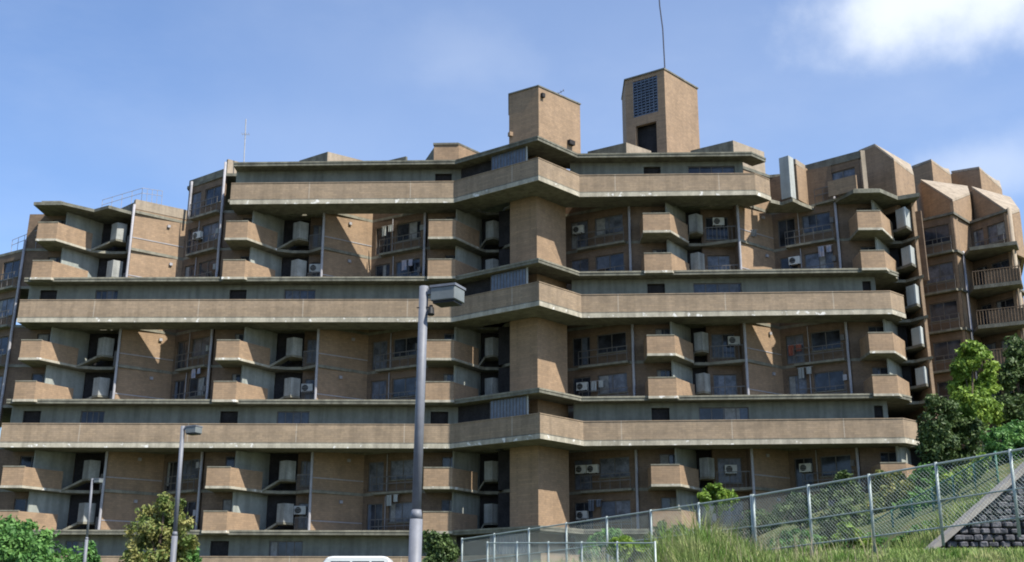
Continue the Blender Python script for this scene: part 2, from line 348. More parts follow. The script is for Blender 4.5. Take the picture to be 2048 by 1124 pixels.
def win_wall(p0, p1, z, zt, plain=False, par=None, f=fmap):
    par = par or bld
    ops = [] if plain else [(.08, .36, z + .1, z + 2.15), (.47, .92, z + .8, z + 2.15)]
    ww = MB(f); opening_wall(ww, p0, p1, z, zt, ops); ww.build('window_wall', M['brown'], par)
    for i, o in enumerate(ops):
        window(par, lerp(p0, p1, o[0]), lerp(p0, p1, o[1]), o[2], o[3], f=f, glass='curtain' if random.random() < .4 else 'glass')
    if not plain:
        dx, dy = p1[0] - p0[0], p1[1] - p0[1]; l = math.hypot(dx, dy); n = (dy / l, -dx / l)
        q0 = (p0[0] + n[0] * .5 + dx * .22, p0[1] + n[1] * .5 + dy * .22); q1 = (p1[0] + n[0] * .5 - dx * .02, p1[1] + n[1] * .5 - dy * .02)
        led = MB(f); led.wall(q0, q1, z - .18, z - .02, .5); led.build('ledge', M['edge'], par)
        led = MB(f); led.wall(q0, q1, z + .5, z + .56, .06); led.wall(q0, q1, z + .98, z + 1.03, .05)
        for k in range(6): q = lerp(q0, q1, k / 5 * .98); led.wall(q, lerp(q0, q1, k / 5 * .98 + .01), z, z + .98, .04)
        led.build('railing', M['frame'], par)
for ti, F in enumerate(FL[:3]):
    for k, b in BY.items():
        storey_walls(b, F, gallery=True)
        for s in (1, 2): storey_walls(b, F + s * H)
    for s in (0, 1, 2):
        z = F + s * H; zt = z + H - .2
        win_wall(PA, PB, z, zt, plain=(s == 0))
        if not (ti == 2 and s == 2): win_wall(AP0, A1, z, zt)
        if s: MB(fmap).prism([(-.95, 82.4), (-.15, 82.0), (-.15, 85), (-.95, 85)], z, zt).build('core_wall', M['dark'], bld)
# slabs added over the lower notches to keep sun off bays below
for F, ks in ((FL[0], ('b1', 'b2', 'b4')), (FL[1], ('b1', 'b2', 'b4')), (FL[2], ('b2',))):
    for k in ks:
        b = BY[k]; MB(fmap).prism([(b['B'] + .02, b['y'] + 1.3), (b['An'] - .02, b['y'] + 1.3), (b['An'] - .2, b['y'] + DD + .05), (b['ap'], b['y'] + APD - .03), (b['B'] + .1, b['y'] + DD)], F + H - .2, F + H - .01).build('added_cover_slab', M['conc'], bld)
# gallery level storey of the top floor: fins and window walls that still stand up there
for k in ('b2', 'b4'): storey_walls(BY[k], FL[3], gallery=True)
win_wall(PA, PB, FL[3], RT - .22, plain=True)
win_wall((-24.4, 84.8), (-21.1, 82.4), FL[3], RT - .22)
# low parapets at the outer tops
o_ = MB(fmap).wall((-27.47, 82.3), (-24.4, 84.8), FL[3], FL[3] + .85, .2).build('fin_wall', M['tile'], bld)
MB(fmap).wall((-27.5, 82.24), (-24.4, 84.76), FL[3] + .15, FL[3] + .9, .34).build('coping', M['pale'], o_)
MB(fmap).wall((-29.4, 84.2), (-27.6, 82.5), FL[3], FL[3] + .8, .2).build('roof_parapet', M['eave'], bld)
ro = MB(fmap); ro.prism([(-34.0, 79.9), (-31.9, 79.9), (-30.2, 81.5), (-28.9, 80.7), (-27.6, 82.2), (-27.6, 85), (-34.0, 85)], FL[3] - .35, FL[3] - .12)
ro.build('roof', M['eave'], bld)
ro = MB(fmap); ro.prism([(22.9, 80.6), (23.6, 78.8), (25.4, 78.7), (27.1, 80.3), (28.4, 79.6), (28.6, 84), (22.9, 84)], FL[3] - .33, FL[3] - .05); ro.build('roof', M['eave'], bld)
# gallery bands
def offset_line(pts, d):
    """the polyline moved d to the back, mitred at its corners"""
    out = []
    for i, p in enumerate(pts):
        ns = []
        for a, b in ((i - 1, i), (i, i + 1)):
            if a < 0 or b >= len(pts): continue
            dx, dy = pts[b][0] - pts[a][0], pts[b][1] - pts[a][1]; l = math.hypot(dx, dy); ns.append((-dy / l, dx / l))
        nx = sum(n[0] for n in ns) / len(ns); ny = sum(n[1] for n in ns) / len(ns); k = nx * nx + ny * ny
        out.append((p[0] + nx * d / k, p[1] + ny * d / k))
    return out
def strip(mb, a, b, z0, z1):
    for i in range(len(a) - 1): mb.prism([a[i], a[i + 1], b[i + 1], b[i]], z0, z1)
    return mb
def gallery(F, x0, rcorner, top=False):
    out = [(x0, 80.0), (-4.1, 80.0), (1.77, 75.5), (4.7, 78.8), (rcorner, 78.8), (rcorner + 1.3, 80.1)]
    O = lambda d: offset_line(out, d)
    strip(MB(fmap), out, O(DD), F - .36, F + .004).build('gallery_deck', M['conc'], bld)
    g = strip(MB(fmap), out, O(.15), F + .004, F + 1.2).build('gallery_parapet', M['band'], bld)
    strip(MB(fmap), O(-.03), O(.19), F + 1.2, F + 1.26).build('coping', M['band'], g)
    strip(MB(fmap), O(-.035), O(.03), F - .38, F - .08).build('slab_edge', M['lip'], g)
    W = O(1.25); zt = F + H - .24
    for (pa, pb, base) in ((W[0], W[1], 'L'), (W[3], W[4], 'R')):
        ops = []; wins = []; Lx = pb[0] - pa[0]
        for b in BY.values():
            if (b['y'] == 80) != (base == 'L') or b['bl'] < pa[0] or b['c'] > pb[0] + 1.2: continue
            u = lambda x: max(.001, min(.999, (x - pa[0]) / Lx))
            ops.append((u(b['bl'] + .3), u(min(b['bl'] + 1.5, pb[0] - .3)), F + .05, F + 2.3))
            if b['B'] and b['B'] < pb[0] + 1.5:
                hi = u(b['B'] - .2); lo = u(b['p0'] - .1); ops.append((lo, hi, F + .9, F + 2.3)); wins.append((lo, hi))
        gw = MB(fmap); opening_wall(gw, pa, pb, F, zt, ops, .16); gw.build('gallery_wall', M['paint'], bld)
        for o in ops:
            if (o[0], o[1]) in wins: continue
            q0, q1 = lerp(pa, pb, max(0, o[0] - .005)), lerp(pa, pb, min(1, o[1] + .005))
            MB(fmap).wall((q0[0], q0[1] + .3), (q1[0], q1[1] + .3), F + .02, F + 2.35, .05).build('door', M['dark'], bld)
        for lo, hi in wins: window(bld, lerp(pa, pb, lo), lerp(pa, pb, hi), F + .9, F + 2.3, mull=3)
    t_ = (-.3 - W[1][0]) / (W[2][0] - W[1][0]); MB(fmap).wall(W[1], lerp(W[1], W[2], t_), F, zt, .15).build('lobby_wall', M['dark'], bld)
    ez = F + H
    eo = strip(MB(fmap), O(.2), O(1.35), ez - .26, ez + .006).build('eave', M['eave'], bld)
    ts = MB(fmap); o1, o2_ = O(1.35), O(DD + .1); ts.prism([o1[1], o1[2], o2_[2], o2_[1]], ez - .19, ez - .012); ts.prism([o1[2], o1[3], o2_[3], o2_[2]], ez - .19, ez - .012)
    ts.prism([o1[3], (8.3, 80.15), (8.3, 81.15), (6.2, 82.3), o2_[3]], ez - .19, ez - .012)
    ts.prism([(-6.2, 81.35), o1[1], o2_[1], (-4.2, 82.6), (-6.2, 82.3)], ez - .19, ez - .012); ts.build('added_cover_slab', M['conc'], bld)
    for b in BY.values():
        xa, xb = max(b['A'] + .05, x0), min(b['B'] or b['p1'], rcorner + .4)
        if b is BY['b3'] or xb - xa < 1: continue
        MB(fmap).prism([(xa, b['y'] + 1.35), (xb, b['y'] + 1.35), (xb, b['y'] + 3.15), (xa, b['y'] + 3.15)], ez - .19, ez - .012).build('added_cover_slab', M['conc'], bld)
    strip(MB(fmap), O(.165), O(.24), ez - .07, ez + .045).build('drip_edge', M['edge'] if not top else M['eave'], eo)
    # ribbed glazing beside the corner landing
    y_ = lambda x: 80.476 - .766 * (x + 3.735)
    gp = MB(fmap); gp.wall((-1.45, y_(-1.45)), (.9, y_(.9)), F + 1.05, F + 2.58, .04)
    gpo = gp.build('stair_glazing', M['panel'], bld)
    rb = MB(fmap)
    for k in range(12): x = -1.45 + k * .213; rb.wall((x, y_(x) - .03), (x + .03, y_(x + .03) - .03), F + 1.05, F + 2.58, .03)
    rb.wall((-1.47, y_(-1.47) - .04), (.92, y_(.92) - .04), F + 1.0, F + 1.07, .08)
    rb.build('glazing_bars', M['frame'], gpo)
    MB(fmap).prism([(.95, y_(.95)), (1.05, y_(1.05)), (1.08, y_(1.05) + .1), (.98, y_(.95) + .1)], F, F + 2.62).build('landing_post', M['white'], bld)
gallery(FL[0], -34.0, 25.4); gallery(FL[1], -34.0, 25.4); gallery(FL[2], -34.0, 25.4); gallery(FL[3], -20.0, 16.9, True)
# the central pier
MB(fmap).prism([PIER[0], PIER[1], PIER[2], (3.82, 85), (-.14, 85)], -1.5, RT - .23).build('central_pier', M['tile'], bld)
# downpipes
for x, y, z0, z1 in ((A1[0], A1[1] - .12, -1, 26.5), (-27.52, 82.1, -1, 29.2), (-21.1, 82.15, -1, 32.5), (-13.6, 82.1, -1, RT - .3), (-6.3, 82.2, -1, RT - .3),
                     (8.33, 81.0, -1, RT - .3), (16.0, 80.95, -1, RT - .3), (22.9, 81.0, -1, 29.3), (-24.1, 84.3, 28.8, 31.8)):
    MB(fmap).tube([(x, y, z0 + (z1 - z0) * k / 8) for k in range(9)], .095, 10).build('downpipe', M['pipe'], bld, smooth=True)
for k, b in BY.items():
    for ti, F in enumerate(FL[:3]):
        for s_ in (1, 2):
            z = F + s_ * H
            if b['B'] is None: continue
            p0, p1 = (b['ap'], b['y'] + APD), (b['An'] - .1, b['y'] + DD + .12)
            q = lerp(p0, p1, wrnd.choice((.41, .425, .44))); q = (q[0] - .06, q[1] - .08)
            MB(fmap).tube([(q[0], q[1], z + .05), (q[0], q[1], z + 2.6)], .035, 6).build('conduit', M['pipe'], bld)
            q = lerp(p0, p1, wrnd.uniform(.93, .97)); MB(fmap).box((q[0] - .08, q[1] - .1, z + wrnd.uniform(1.2, 1.7)), (.26, .12, .4), R(-30)).build('meter_box', M[wrnd.choice(('screen', 'pipe', 'frame'))], bld)
            f0 = (b['B'] + .03, b['y'] + DD); f1 = (b['ap'], b['y'] + APD); q = lerp(f0, f1, wrnd.uniform(.3, .8))
            MB(fmap).box((q[0] + .06, q[1] - .06, z + 2.2), (.22, .12, .2), R(38)).build('vent_hood', M['pipe'], bld)
# zigzag roof parapets behind the eave
def rpar(pts, z1, m='eave', name='roof_parapet', z0=None):
    for a, b in zip(pts, pts[1:]):
        MB(fmap).wall(a, b, RT - .001 if z0 is None else z0, z1, .2).build(name, M['pale' if (b[1] > a[1] + .3) else m], bld)  # sun-facing runs take a paler colour, sunlight put into the tone
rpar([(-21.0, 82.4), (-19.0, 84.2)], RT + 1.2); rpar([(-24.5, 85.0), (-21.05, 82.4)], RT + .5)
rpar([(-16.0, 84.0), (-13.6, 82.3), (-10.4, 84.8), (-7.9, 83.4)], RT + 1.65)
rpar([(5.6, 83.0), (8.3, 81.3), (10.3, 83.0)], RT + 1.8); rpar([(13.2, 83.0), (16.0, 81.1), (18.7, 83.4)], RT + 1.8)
tb = [tuple(at(868, 286, 83)[:2]), tuple(at(918, 286, 83)[:2]), tuple(at(962, 300, 85)[:2]), (-2.4, 87), (-5.6, 87)]
po = MB(fmap).prism(tb, RT, RT + 2.35).build('roof_room', M['tile'], bld)
MB(fmap).prism([(x * 1.01, y - .08) for x, y in tb[:3]] + tb[3:], RT + 2.35, RT + 2.5).build('coping', M['conc'], po)
MB(fmap).wall((-7.6, 85.5), (tb[0][0] - .01, 83.1), RT, RT + .6, .2, z1b=RT + 2.2).build('roof_parapet', M['eave'], bld)
# lift and stair towers
t1 = [(-.21, 78.9), (1.86, 77.5), (4.95, 80.6), (2.9, 82.6), (-.2, 82.4)]
to = MB().prism(t1, RT - .1, 36.15).build('stair_tower', M['tile'], bld)
MB().prism([(-.27, 78.87), (1.86, 77.42), (5.03, 80.6), (2.9, 82.7), (-.27, 82.5)], 36.15, 36.25).build('coping', M['conc'], to)
MB().prism([(x, y) for x, y in ((-.1, 79.0), (1.86, 77.7), (2.2, 78.0), (.2, 79.4))], 31.5, 31.75).build('tower_base', M['conc'], to)
a = at(1085, 190, 77.6); MB().box((a.x, a.y + .1, a.z), (.28, .3, .3), R(45)).build('vent_hole', M['dark'], to)
a = at(1140, 288, 79.9); MB().box((a.x, a.y - .15, a.z), (.55, .5, .32), R(45)).build('vent_hood', M['dark'], to)
a = at(1022, 270, 78.9); MB().box((a.x, a.y - .1, a.z), (.35, .3, .3), R(30)).build('vent_hood', M['tile'], to)
t2 = [(8.83, 86), (11.64, 84), (14.7, 87.5), (12.2, 89.8), (8.9, 89.5)]
# hollow tower with a doorway in its left face
T2b, T2t = RT - .1, 40.6
tw = MB(); opening_wall(tw, t2[0], t2[1], T2b, T2t, [(.24, .76, T2b + 1.0, T2b + 5.0), (.2, .82, T2t - 3.3, T2t - .3)], .3)
for i in (1, 2, 3, 4): tw.wall(t2[i], t2[(i + 1) % 5], T2b, T2t, .3) if i != 4 else tw.wall((8.9, 89.5), (8.83, 86), T2b, T2t, .3)
to2 = tw.build('lift_tower', M['tile'], bld)
MB().prism([(8.75, 85.95), (11.64, 83.9), (14.8, 87.5), (12.2, 89.9), (8.85, 89.6)], T2t, T2t + .12).build('coping', M['conc'], to2)
lv = MB(); p, q = lerp(t2[0], t2[1], .2), lerp(t2[0], t2[1], .82)
for k in range(13): lv.wall((p[0], p[1] + .05), (q[0], q[1] + .05), T2t - 3.3 + k * .235, T2t - 3.3 + k * .235 + .13, .12)
for k in range(7): lv.wall(lerp(p, q, k / 6 * .97), lerp(p, q, k / 6 * .97 + .03), T2t - 3.3, T2t - .3, .06)
lv.build('louvre', M['panel'], to2)
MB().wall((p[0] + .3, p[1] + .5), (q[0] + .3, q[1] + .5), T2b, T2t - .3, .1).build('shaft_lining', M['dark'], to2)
# top right: tall pale screen, end penthouse, sloping tops
tp = MB(fmap); z0, z1 = 28.5, 31.95
tp.wall((19.1, 80.7), (19.65, 80.15), z0 + .2, z1 - .1, .12); tp.wall((19.65, 80.15), (20.12, 80.7), z0 + .2, z1 - .1, .12); tp.build('service_screen', M['white'], bld)
MB(fmap).prism([(18.2, 80.2), (19.1, 80.8), (19.7, 80.0), (20.5, 80.9), (22.2, 82.5), (18.3, 82.5)], 28.3, 28.55).build('floor_slab', M['edge'], bld)
pw = MB(fmap); pw.wall((20.35, 80.9), (21.7, 82.6), FL[3], RT, .2); pw.build('fin_wall', M['tile'], bld)
win_wall((21.3, 82.7), (24.5, 79.9), FL[3], RT - .2)
MB(fmap).wall((21.2, 82.65), (24.6, 79.75), RT - .2, RT + .35, .3).build('roof_parapet', M['conc'], bld)
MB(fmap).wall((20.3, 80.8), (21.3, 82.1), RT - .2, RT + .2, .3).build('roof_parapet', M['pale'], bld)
MB(fmap).wall((22.3, 80.3), (23.9, 78.95), FL[3] - .05, FL[3] + 1.1, .15).build('balcony', M['tile'], bld)
MB(fmap).prism([(24.6, 79.6), (24.9, 79.6), (24.95, 79.9), (24.65, 79.9)], FL[3], RT + .3).build('landing_post', M['pale'], bld)

# ------------------------------------------------------------------ stepped wing on the right
wing = empty('apartment_building', (34, 88, 0), 'stepped brown wing with pale sloping roofs behind the right end of the main block', 'apartment building')
def sblock(pts, RL, zb, par=wing):
    """brick walls through the given top points, left to right (the last two bound the sunny side), under a pale mono-pitch roof"""
    for a, b in zip(pts, pts[1:]):
        MB().wall((a.x, a.y), (b.x, b.y), zb, a.z, .25, z1b=b.z).build('outer_wall', M['tile'], par)
    top = pts + [RL]; up = Vector((0, 0, .03)); n = len(top)
    back = [Vector((RL.x, RL.y + 3, RL.z)), Vector((pts[0].x, pts[0].y + 4, pts[0].z))]
    MB().add([tuple(p + up) for p in top] + [tuple(p + Vector((.0, .05, .24))) for p in top],
             [list(range(n))[::-1], [n + k for k in range(n)]] + [[k, (k + 1) % n, n + (k + 1) % n, n + k] for k in range(n)]).build('roof', M['pale'], par)
    q = [pts[-1], RL]; MB().wall((q[0].x, q[0].y), (q[1].x, q[1].y + .01), zb, q[0].z, .25, z1b=q[1].z).build('outer_wall', M['tile'], par)
    MB().wall((pts[0].x - .1, pts[0].y + 3.5), (pts[0].x, pts[0].y + .02), zb, pts[0].z, .2).build('outer_wall', M['tile'], par)
sblock([at(1718, 306, 83), at(1750, 293, 81.8), at(1788, 322, 80.6), at(1828, 352, 83.2)], at(1822, 334, 87.5), 28.0)
sblock([at(1824, 337, 91.5), at(1863, 323, 90), at(1902, 352, 92)], at(1898, 342, 95), 24)
sblock([at(1903, 347, 95), at(1959, 338, 93), at(2004, 380, 95.5)], at(2000, 366, 99), 24)
sblock([at(1842, 364, 86.8), at(1906, 404, 83.6), at(1940, 390, 86)], at(1936, 377, 90), 29.2 - 3.2)
sblock([at(1944, 378, 86.5), at(2021, 430, 82.8), at(2040, 424, 84.0)], at(2022, 399, 90), 28.5 - 3.0)
wl = [(28.9, 86.3), (32.25, 83.2), (34.3, 85.6), (35.95, 82.6), (37.2, 84.3)]
zs = [FL[0] + k * H for k in range(9)]
for z in zs:
    zt = z + H - .18
    for (a, b_, ms) in ((wl[0], wl[1], 1), (wl[2], wl[3], 1)):
        win_wall(a, b_, z, zt, par=wing, f=ident)
    for a, b_ in ((wl[1], wl[2]), (wl[3], wl[4])): MB().wall(a, b_, z, zt, .2).build('fin_wall', M['tile'], wing)
    MB().prism([(28.6, 86.4), (32.25, 82.95), (34.25, 85.2), (35.95, 82.3), (37.4, 84.2), (37.4, 95), (28.6, 95)], zt, z + H).build('floor_slab', M['conc'], wing)
# deep balconies on the outer bay
for z in (25.87, 22.98, 20.09, 17.2):
    bb = MB(); bb.prism([(32.9, 82.4), (35.7, 80.9), (36.4, 82.3), (34.2, 85.0), (33.1, 84.2)], z - .28, z - .02); bo = bb.build('balcony', M['conc'], wing)
    if z > 25: continue
    rl = MB(); rl.wall((32.9, 82.4), (35.7, 80.9), z + 1.0, z + 1.06, .05)
    for k in range(16): q = lerp((32.9, 82.4), (35.7, 80.9), k / 15 * .98); rl.wall(q, (q[0] + .03, q[1]), z, z + 1.0, .03)
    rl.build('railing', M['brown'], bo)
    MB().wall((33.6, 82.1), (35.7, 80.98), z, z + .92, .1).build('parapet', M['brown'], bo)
    MB().wall((35.7, 80.95), (36.3, 82.2), z - .3, z + 1.15, .12).build('side_panel', M['tile'], bo)
for x, y, z0, z1 in ((36.05, 82.3, 5, 28.8), (33.0, 83.9, 5, 26)):
    MB().tube([(x, y, z0), (x, y, z1)], .14 if x > 35 else .09, 10).build('downpipe', M['pale'] if x > 35 else M['pipe'], wing, smooth=True)
# pale pointed screens climbing the end of the main block
for i, (px, py0, py1) in enumerate(((1811, 417, 458), (1822, 494, 532), (1832, 571, 612), (1842, 655, 692), (1850, 735, 771))):
    a = at(px - 17, py1, 80.2); m_ = at(px + 2, py1, 79.4); b_ = at(px + 16, py1, 80.6); zt = at(px, py0, 79.8).z
    s_ = MB(); s_.wall((a.x, a.y), (m_.x, m_.y), a.z, zt, .1); s_.wall((m_.x, m_.y), (b_.x, b_.y), a.z, zt, .1); s_.build('service_screen', M['white'], bld)
    MB().prism([(a.x - .5, a.y + .6), (a.x, a.y), (m_.x, m_.y - .05), (b_.x + .05, b_.y), (b_.x + .6, b_.y + 2.6), (a.x - .3, b_.y + 2.6)], a.z - .18, a.z).build('floor_slab', M['conc'], bld)
win_wall((28.4, 82.6), (29.2, 82.0), 22.98, 28.2, plain=True)

# ------------------------------------------------------------------ air conditioners and small things on the balconies
def make_ac():
    r = empty('air_conditioner', (0, 0, 0))
    MB().box((0, 0, .31), (.82, .3, .58)).build('casing', M['ac'], r, bevel=.015)
    fn = MB(); fn.tube([(-.13, -.155, .31), (-.13, -.175, .31)], .22, 20); fo = fn.build('fan_grille', M['black'], r)
    g = MB()
    for k in range(4): g.box((-.13, -.185, .31), (.42 - .0 * k, .01, .015)) if k == 0 else g.box((-.13, -.185, .31 + (k - 2) * .11), (.36, .01, .015))
    g.build('grille_bars', M['ac'], fo)
    for s in (-1, 1): MB().box((s * .3, 0, .01), (.06, .34, .04)).build('foot', M['black'], r)
    return r
def wallsolve(px, py, p0, p1, off=.2):
    """the point in front of a wall that is seen at this place in the photograph"""
    Y = (p0[1] + p1[1]) / 2
    dx, dy = p1[0] - p0[0], p1[1] - p0[1]; l = math.hypot(dx, dy); n = (dy / l, -dx / l)
    for _ in range(12):
        a = at(px, py, Y); t = max(0, min(1, (a.x - p0[0] - n[0] * off) / dx)); Y = fmap(a.x, p0[1] + dy * t + n[1] * off, a.z)[1]
    return at(px, py, Y), math.atan2(dy, dx)
def bwall(b): b = BY[b]; return (b['p1'] + .1, b['y'] + 3.5), (b['B'], b['y'] + 3.5)
def wwall(b): b = BY[b]; return (b['ap'], b['y'] + APD), (b['An'] - .1, b['y'] + DD + .12)
ACS = [(1157, 468, (PA, PB), 'white air conditioner right of the central pier, top tier, upper floor'),
       (1165, 782, (PA, PB), 'white air conditioner right of the central pier, middle tier, at the gallery eave'),
       (1163, 948, (PA, PB), 'left one of a pair of small white air conditioners, upper floor beside the lowest pier'),
       (1186, 947, (PA, PB), 'right-hand neighbour in the pair of air conditioners on the upper floor beside the lowest pier'),
       (1165, 1040, (PA, PB), 'white air conditioner just above the chain link fence, beside the foot of the pier'),
       (1437, 452, bwall('b4'), 'white air conditioner between pointed screen and downpipe, right of centre in the top tier'),
       (1468, 690, bwall('b4'), 'white air conditioner on the upper floor, middle tier of the right wing'),
       (1612, 945, wwall('b4'), 'lone white air conditioner under the lowest gallery of the right wing'),
       (1462, 948, bwall('b4'), 'white air conditioner behind the railing above the round green shrub'),
       (630, 545, bwall('b2'), 'white air conditioner by the downpipe in the top tier of the left wing, lower floor'),
       (614, 785, bwall('b2'), 'white air conditioner in the middle tier of the left wing beside the pale pointed screen'),
       (600, 1030, bwall('b2'), 'white air conditioner in the lowest tier of the left wing beside the pale pointed screen'),
       (395, 480, ((-24.4, 84.8), (-21.1, 82.4)), 'white air conditioner at the upper left, on the wall between two downpipes'),
       (1590, 530, wwall('b4'), 'white air conditioner on the second gallery eave of the right wing')]
ac0 = make_ac()
for i, (px, py, wl_, lab) in enumerate(ACS):
    o = ac0 if i == 0 else copy_tree(ac0)
    loc, ang = wallsolve(px, py, *wl_); o.location = loc; o.rotation_euler = (0, 0, ang); tag(o, lab, 'air conditioner', 'air conditioners on the balconies')
def floor_at(z): return min((F + k * H for F in FL for k in range(3)), key=lambda q: abs(q - z))
LAUN = [(1195, 762, (PA, PB), 'white', 'pale towel hanging right of the pier, middle tier, lower floor'), (1190, 1000, (PA, PB), 'curt2', 'bluish sheet hanging right of the lowest pier above the fence'),
        (775, 452, wwall('b2'), 'white', 'small pale towel hanging on the top tier railing in the left wing notch'), (815, 520, wwall('b2'), 'cloth', 'blue and pink laundry in the top tier notch of the left wing, lower floor'),
        (1650, 492, wwall('b4'), 'cloth', 'blue laundry hanging at upper right, between two downpipes'), (1610, 735, wwall('b4'), 'white', 'white sheet hanging in the right wing, middle tier, lower floor'),
        (1590, 690, wwall('b4'), 'redcl', 'reddish cloth hanging in the right wing, middle tier, upper floor'), (393, 735, wwall('b1'), 'cloth', 'laundry hanging in the left end notch of the middle tier'),
        (1500, 460, bwall('b4'), 'curt1', 'grey towel on the small balcony right of the air conditioner in the top tier'), (785, 990, wwall('b2'), 'white', 'pale towel hanging in the lowest tier left of the nearest lamp post')]
for px, py, wl_, m_, lab in LAUN:
    loc, ang = wallsolve(px, py, *wl_, off=.38); o = empty('laundry', loc, lab, 'laundry', 'laundry hung out on the balconies', rz=ang)
    pl = MB(lambda x, y, z, l=loc: (x + l.x, y + l.y, z + l.z)); pl.tube([(-.55, 0, .02), (.55, 0, .02)], .014, 6); pl.build('drying_pole', M['antenna'], o)
    for k in range(2):
        c = MB(lambda x, y, z, l=loc: (x + l.x, y + l.y, z + l.z)); n_ = 8; w_ = .4; x0 = -.5 + k * .55; hh = .75 - .25 * k
        vs = []
        for r_ in range(2):
            for i_ in range(n_ + 1): vs.append((x0 + w_ * i_ / n_, .03 * math.sin(i_ * 1.9 + k) * (1 + r_) , .03 - hh * r_))
        vs += [(x, y + .012, z) for x, y, z in vs]; q = n_ + 1
        c.add(vs, [[i_, i_ + 1, q + i_ + 1, q + i_] for i_ in range(n_)] + [[2 * q + i_, 3 * q + i_, 3 * q + i_ + 1, 2 * q + i_ + 1] for i_ in range(n_)])
        c.build('hanging_cloth', M[m_], o, recalc=False)

# ------------------------------------------------------------------ antennas
def whip(name, p, pts, r, m, lab):
    o = MB().tube(pts, r, 6).build(name, M[m], None, origin=p); tag(o, lab, 'antenna'); return o
a = Vector((11.75, 84.3, T2t + .1)); whip('whip_antenna', a, [a, a + Vector((-.05, 0, 3.5)), a + Vector((-.22, 0, 5.5)), a + Vector((-.3, 0, 9.5))], .05, 'dmetal', 'very tall thin dark mast on top of the louvred right tower')
a = at(489, 312, 82.6); a.z = RT
r = empty('tv_antenna', a, 'pale upright aerial above the left end of the top gallery roof', 'antenna')
MB().tube([a, at(492, 238, 82.6)], .04, 6).build('mast', M['antenna'], r)
b_ = at(491, 268, 82.6); mbx = MB(); mbx.tube([b_ + Vector((-.3, 0, 0)), b_ + Vector((.3, .1, 0))], .015, 5)
for k in range(4): mbx.tube([b_ + Vector((-.25 + k * .16, -.25, 0)), b_ + Vector((-.25 + k * .16, .25, 0))], .012, 5)
mbx.build('element_array', M['antenna'], r)
a = Vector((3.1, 80.2, 36.25)); r = empty('tv_antenna', a, 'small slanting aerial on top of the left blank tower', 'antenna')
MB().tube([a, a + Vector((0, 0, .5))], .03, 6).build('mast', M['dmetal'], r)
mb = MB(); p0 = a + Vector((-.3, 0, .25)); p1 = a + Vector((.65, 0, .85)); mb.tube([p0, p1], .02, 5)
for k in range(6): q = p0.lerp(p1, k / 5); mb.tube([q + Vector((0, -.25, -.04)), q + Vector((0, .25, .04))], .012, 5); mb.tube([q + Vector((.05, 0, -.12)), q + Vector((-.05, 0, .12))], .012, 5)
mb.build('element_array', M['dmetal'], r)
# roof railings at the left
def roofrail(pts, zb):
    mb = MB()
    for dz in (0, -.4): mb.tube([p + Vector((0, 0, dz)) for p in pts], .022, 5)
    for a_, b2 in zip(pts, pts[1:]):
        for k in range(5): q = a_.lerp(b2, k / 4); mb.tube([Vector((q.x, q.y, zb)), q], .02, 5)
    mb.build('roof_railing', M['pipe'], bld)
roofrail([at(205, 400, 85.5), at(285, 376, 84.0), at(325, 382, 86.5)], FL[3])
roofrail([at(25, 480, 84), at(75, 460, 82.8)], FL[2] + 2 * H)

# ------------------------------------------------------------------ terrain
FA, FB = 26.2, -.732                      # the chain link fence runs along x = FA + FB*Y
def sm(a, b, x): t = max(0, min(1, (x - a) / (b - a))); return t * t * (3 - 2 * t)
def park(Y): return -1.6 + .0625 * max(0, min(Y, 68) - 15)
def ground(x, Y):
    g = park(Y)
    if Y < 6: return g
    s = (x - (FA + FB * Y)) / 1.24
    k = sm(3, 9, x); plat = 1.15 * (1 - k) + .050 * min(Y, 33.2) * k
    h = g + (plat - g) * sm(-5.2, -1.4, s)
    if Y > 33.2:
        hill = 1.45 + .78 * max(0, min(x, 13) - 10.85) + .36 * max(0, min(x, 30) - 13) - .05 * max(0, 10.85 - x)
        h = max(g, h + (hill - h) * (1 if x > 11 else sm(6, 11, x)))
        if x > 5: h += 1.2 * sm(45, 66, Y) * sm(5, 12, x)
    return h
def lattice(lo, hi, steps, dense):
    r = [lo]; 
    while r[-1] < hi: 
        c = r[-1]; r.append(c + (steps if dense[0] <= c < dense[1] else steps * 8))
    return r
xs = lattice(-400, 400, .8, (-44, 50)); ys = lattice(-40, 900, .8, (4, 80)); ys = sorted(set(ys + [33.1, 33.3]))
tv = [(x, y, ground(x, y)) for y in ys for x in xs]; nx = len(xs)
mb = MB(); mb.v = tv; mb.f = [[j * nx + i, j * nx + i + 1, (j + 1) * nx + i + 1, (j + 1) * nx + i] for j in range(len(ys) - 1) for i in range(nx - 1)]
gr = mb.build('ground', M['soil']); tag(gr, kind='structure')
lot = MB(); ly = [-10, 15, 68, 76]
def lx1(Y): return min(3.0, FA + FB * Y - 7.5) if Y > 5 else 3.0
lot.v = [v for Y in ly for v in ((-34, Y, park(Y) + .01), (lx1(Y) if Y > 20 else 3.0, Y, park(Y) + .01))]
lot.f = [[2 * i, 2 * i + 1, 2 * i + 3, 2 * i + 2] for i in range(3)]
tag(lot.build('parking_lot', M['asphalt']), kind='structure')

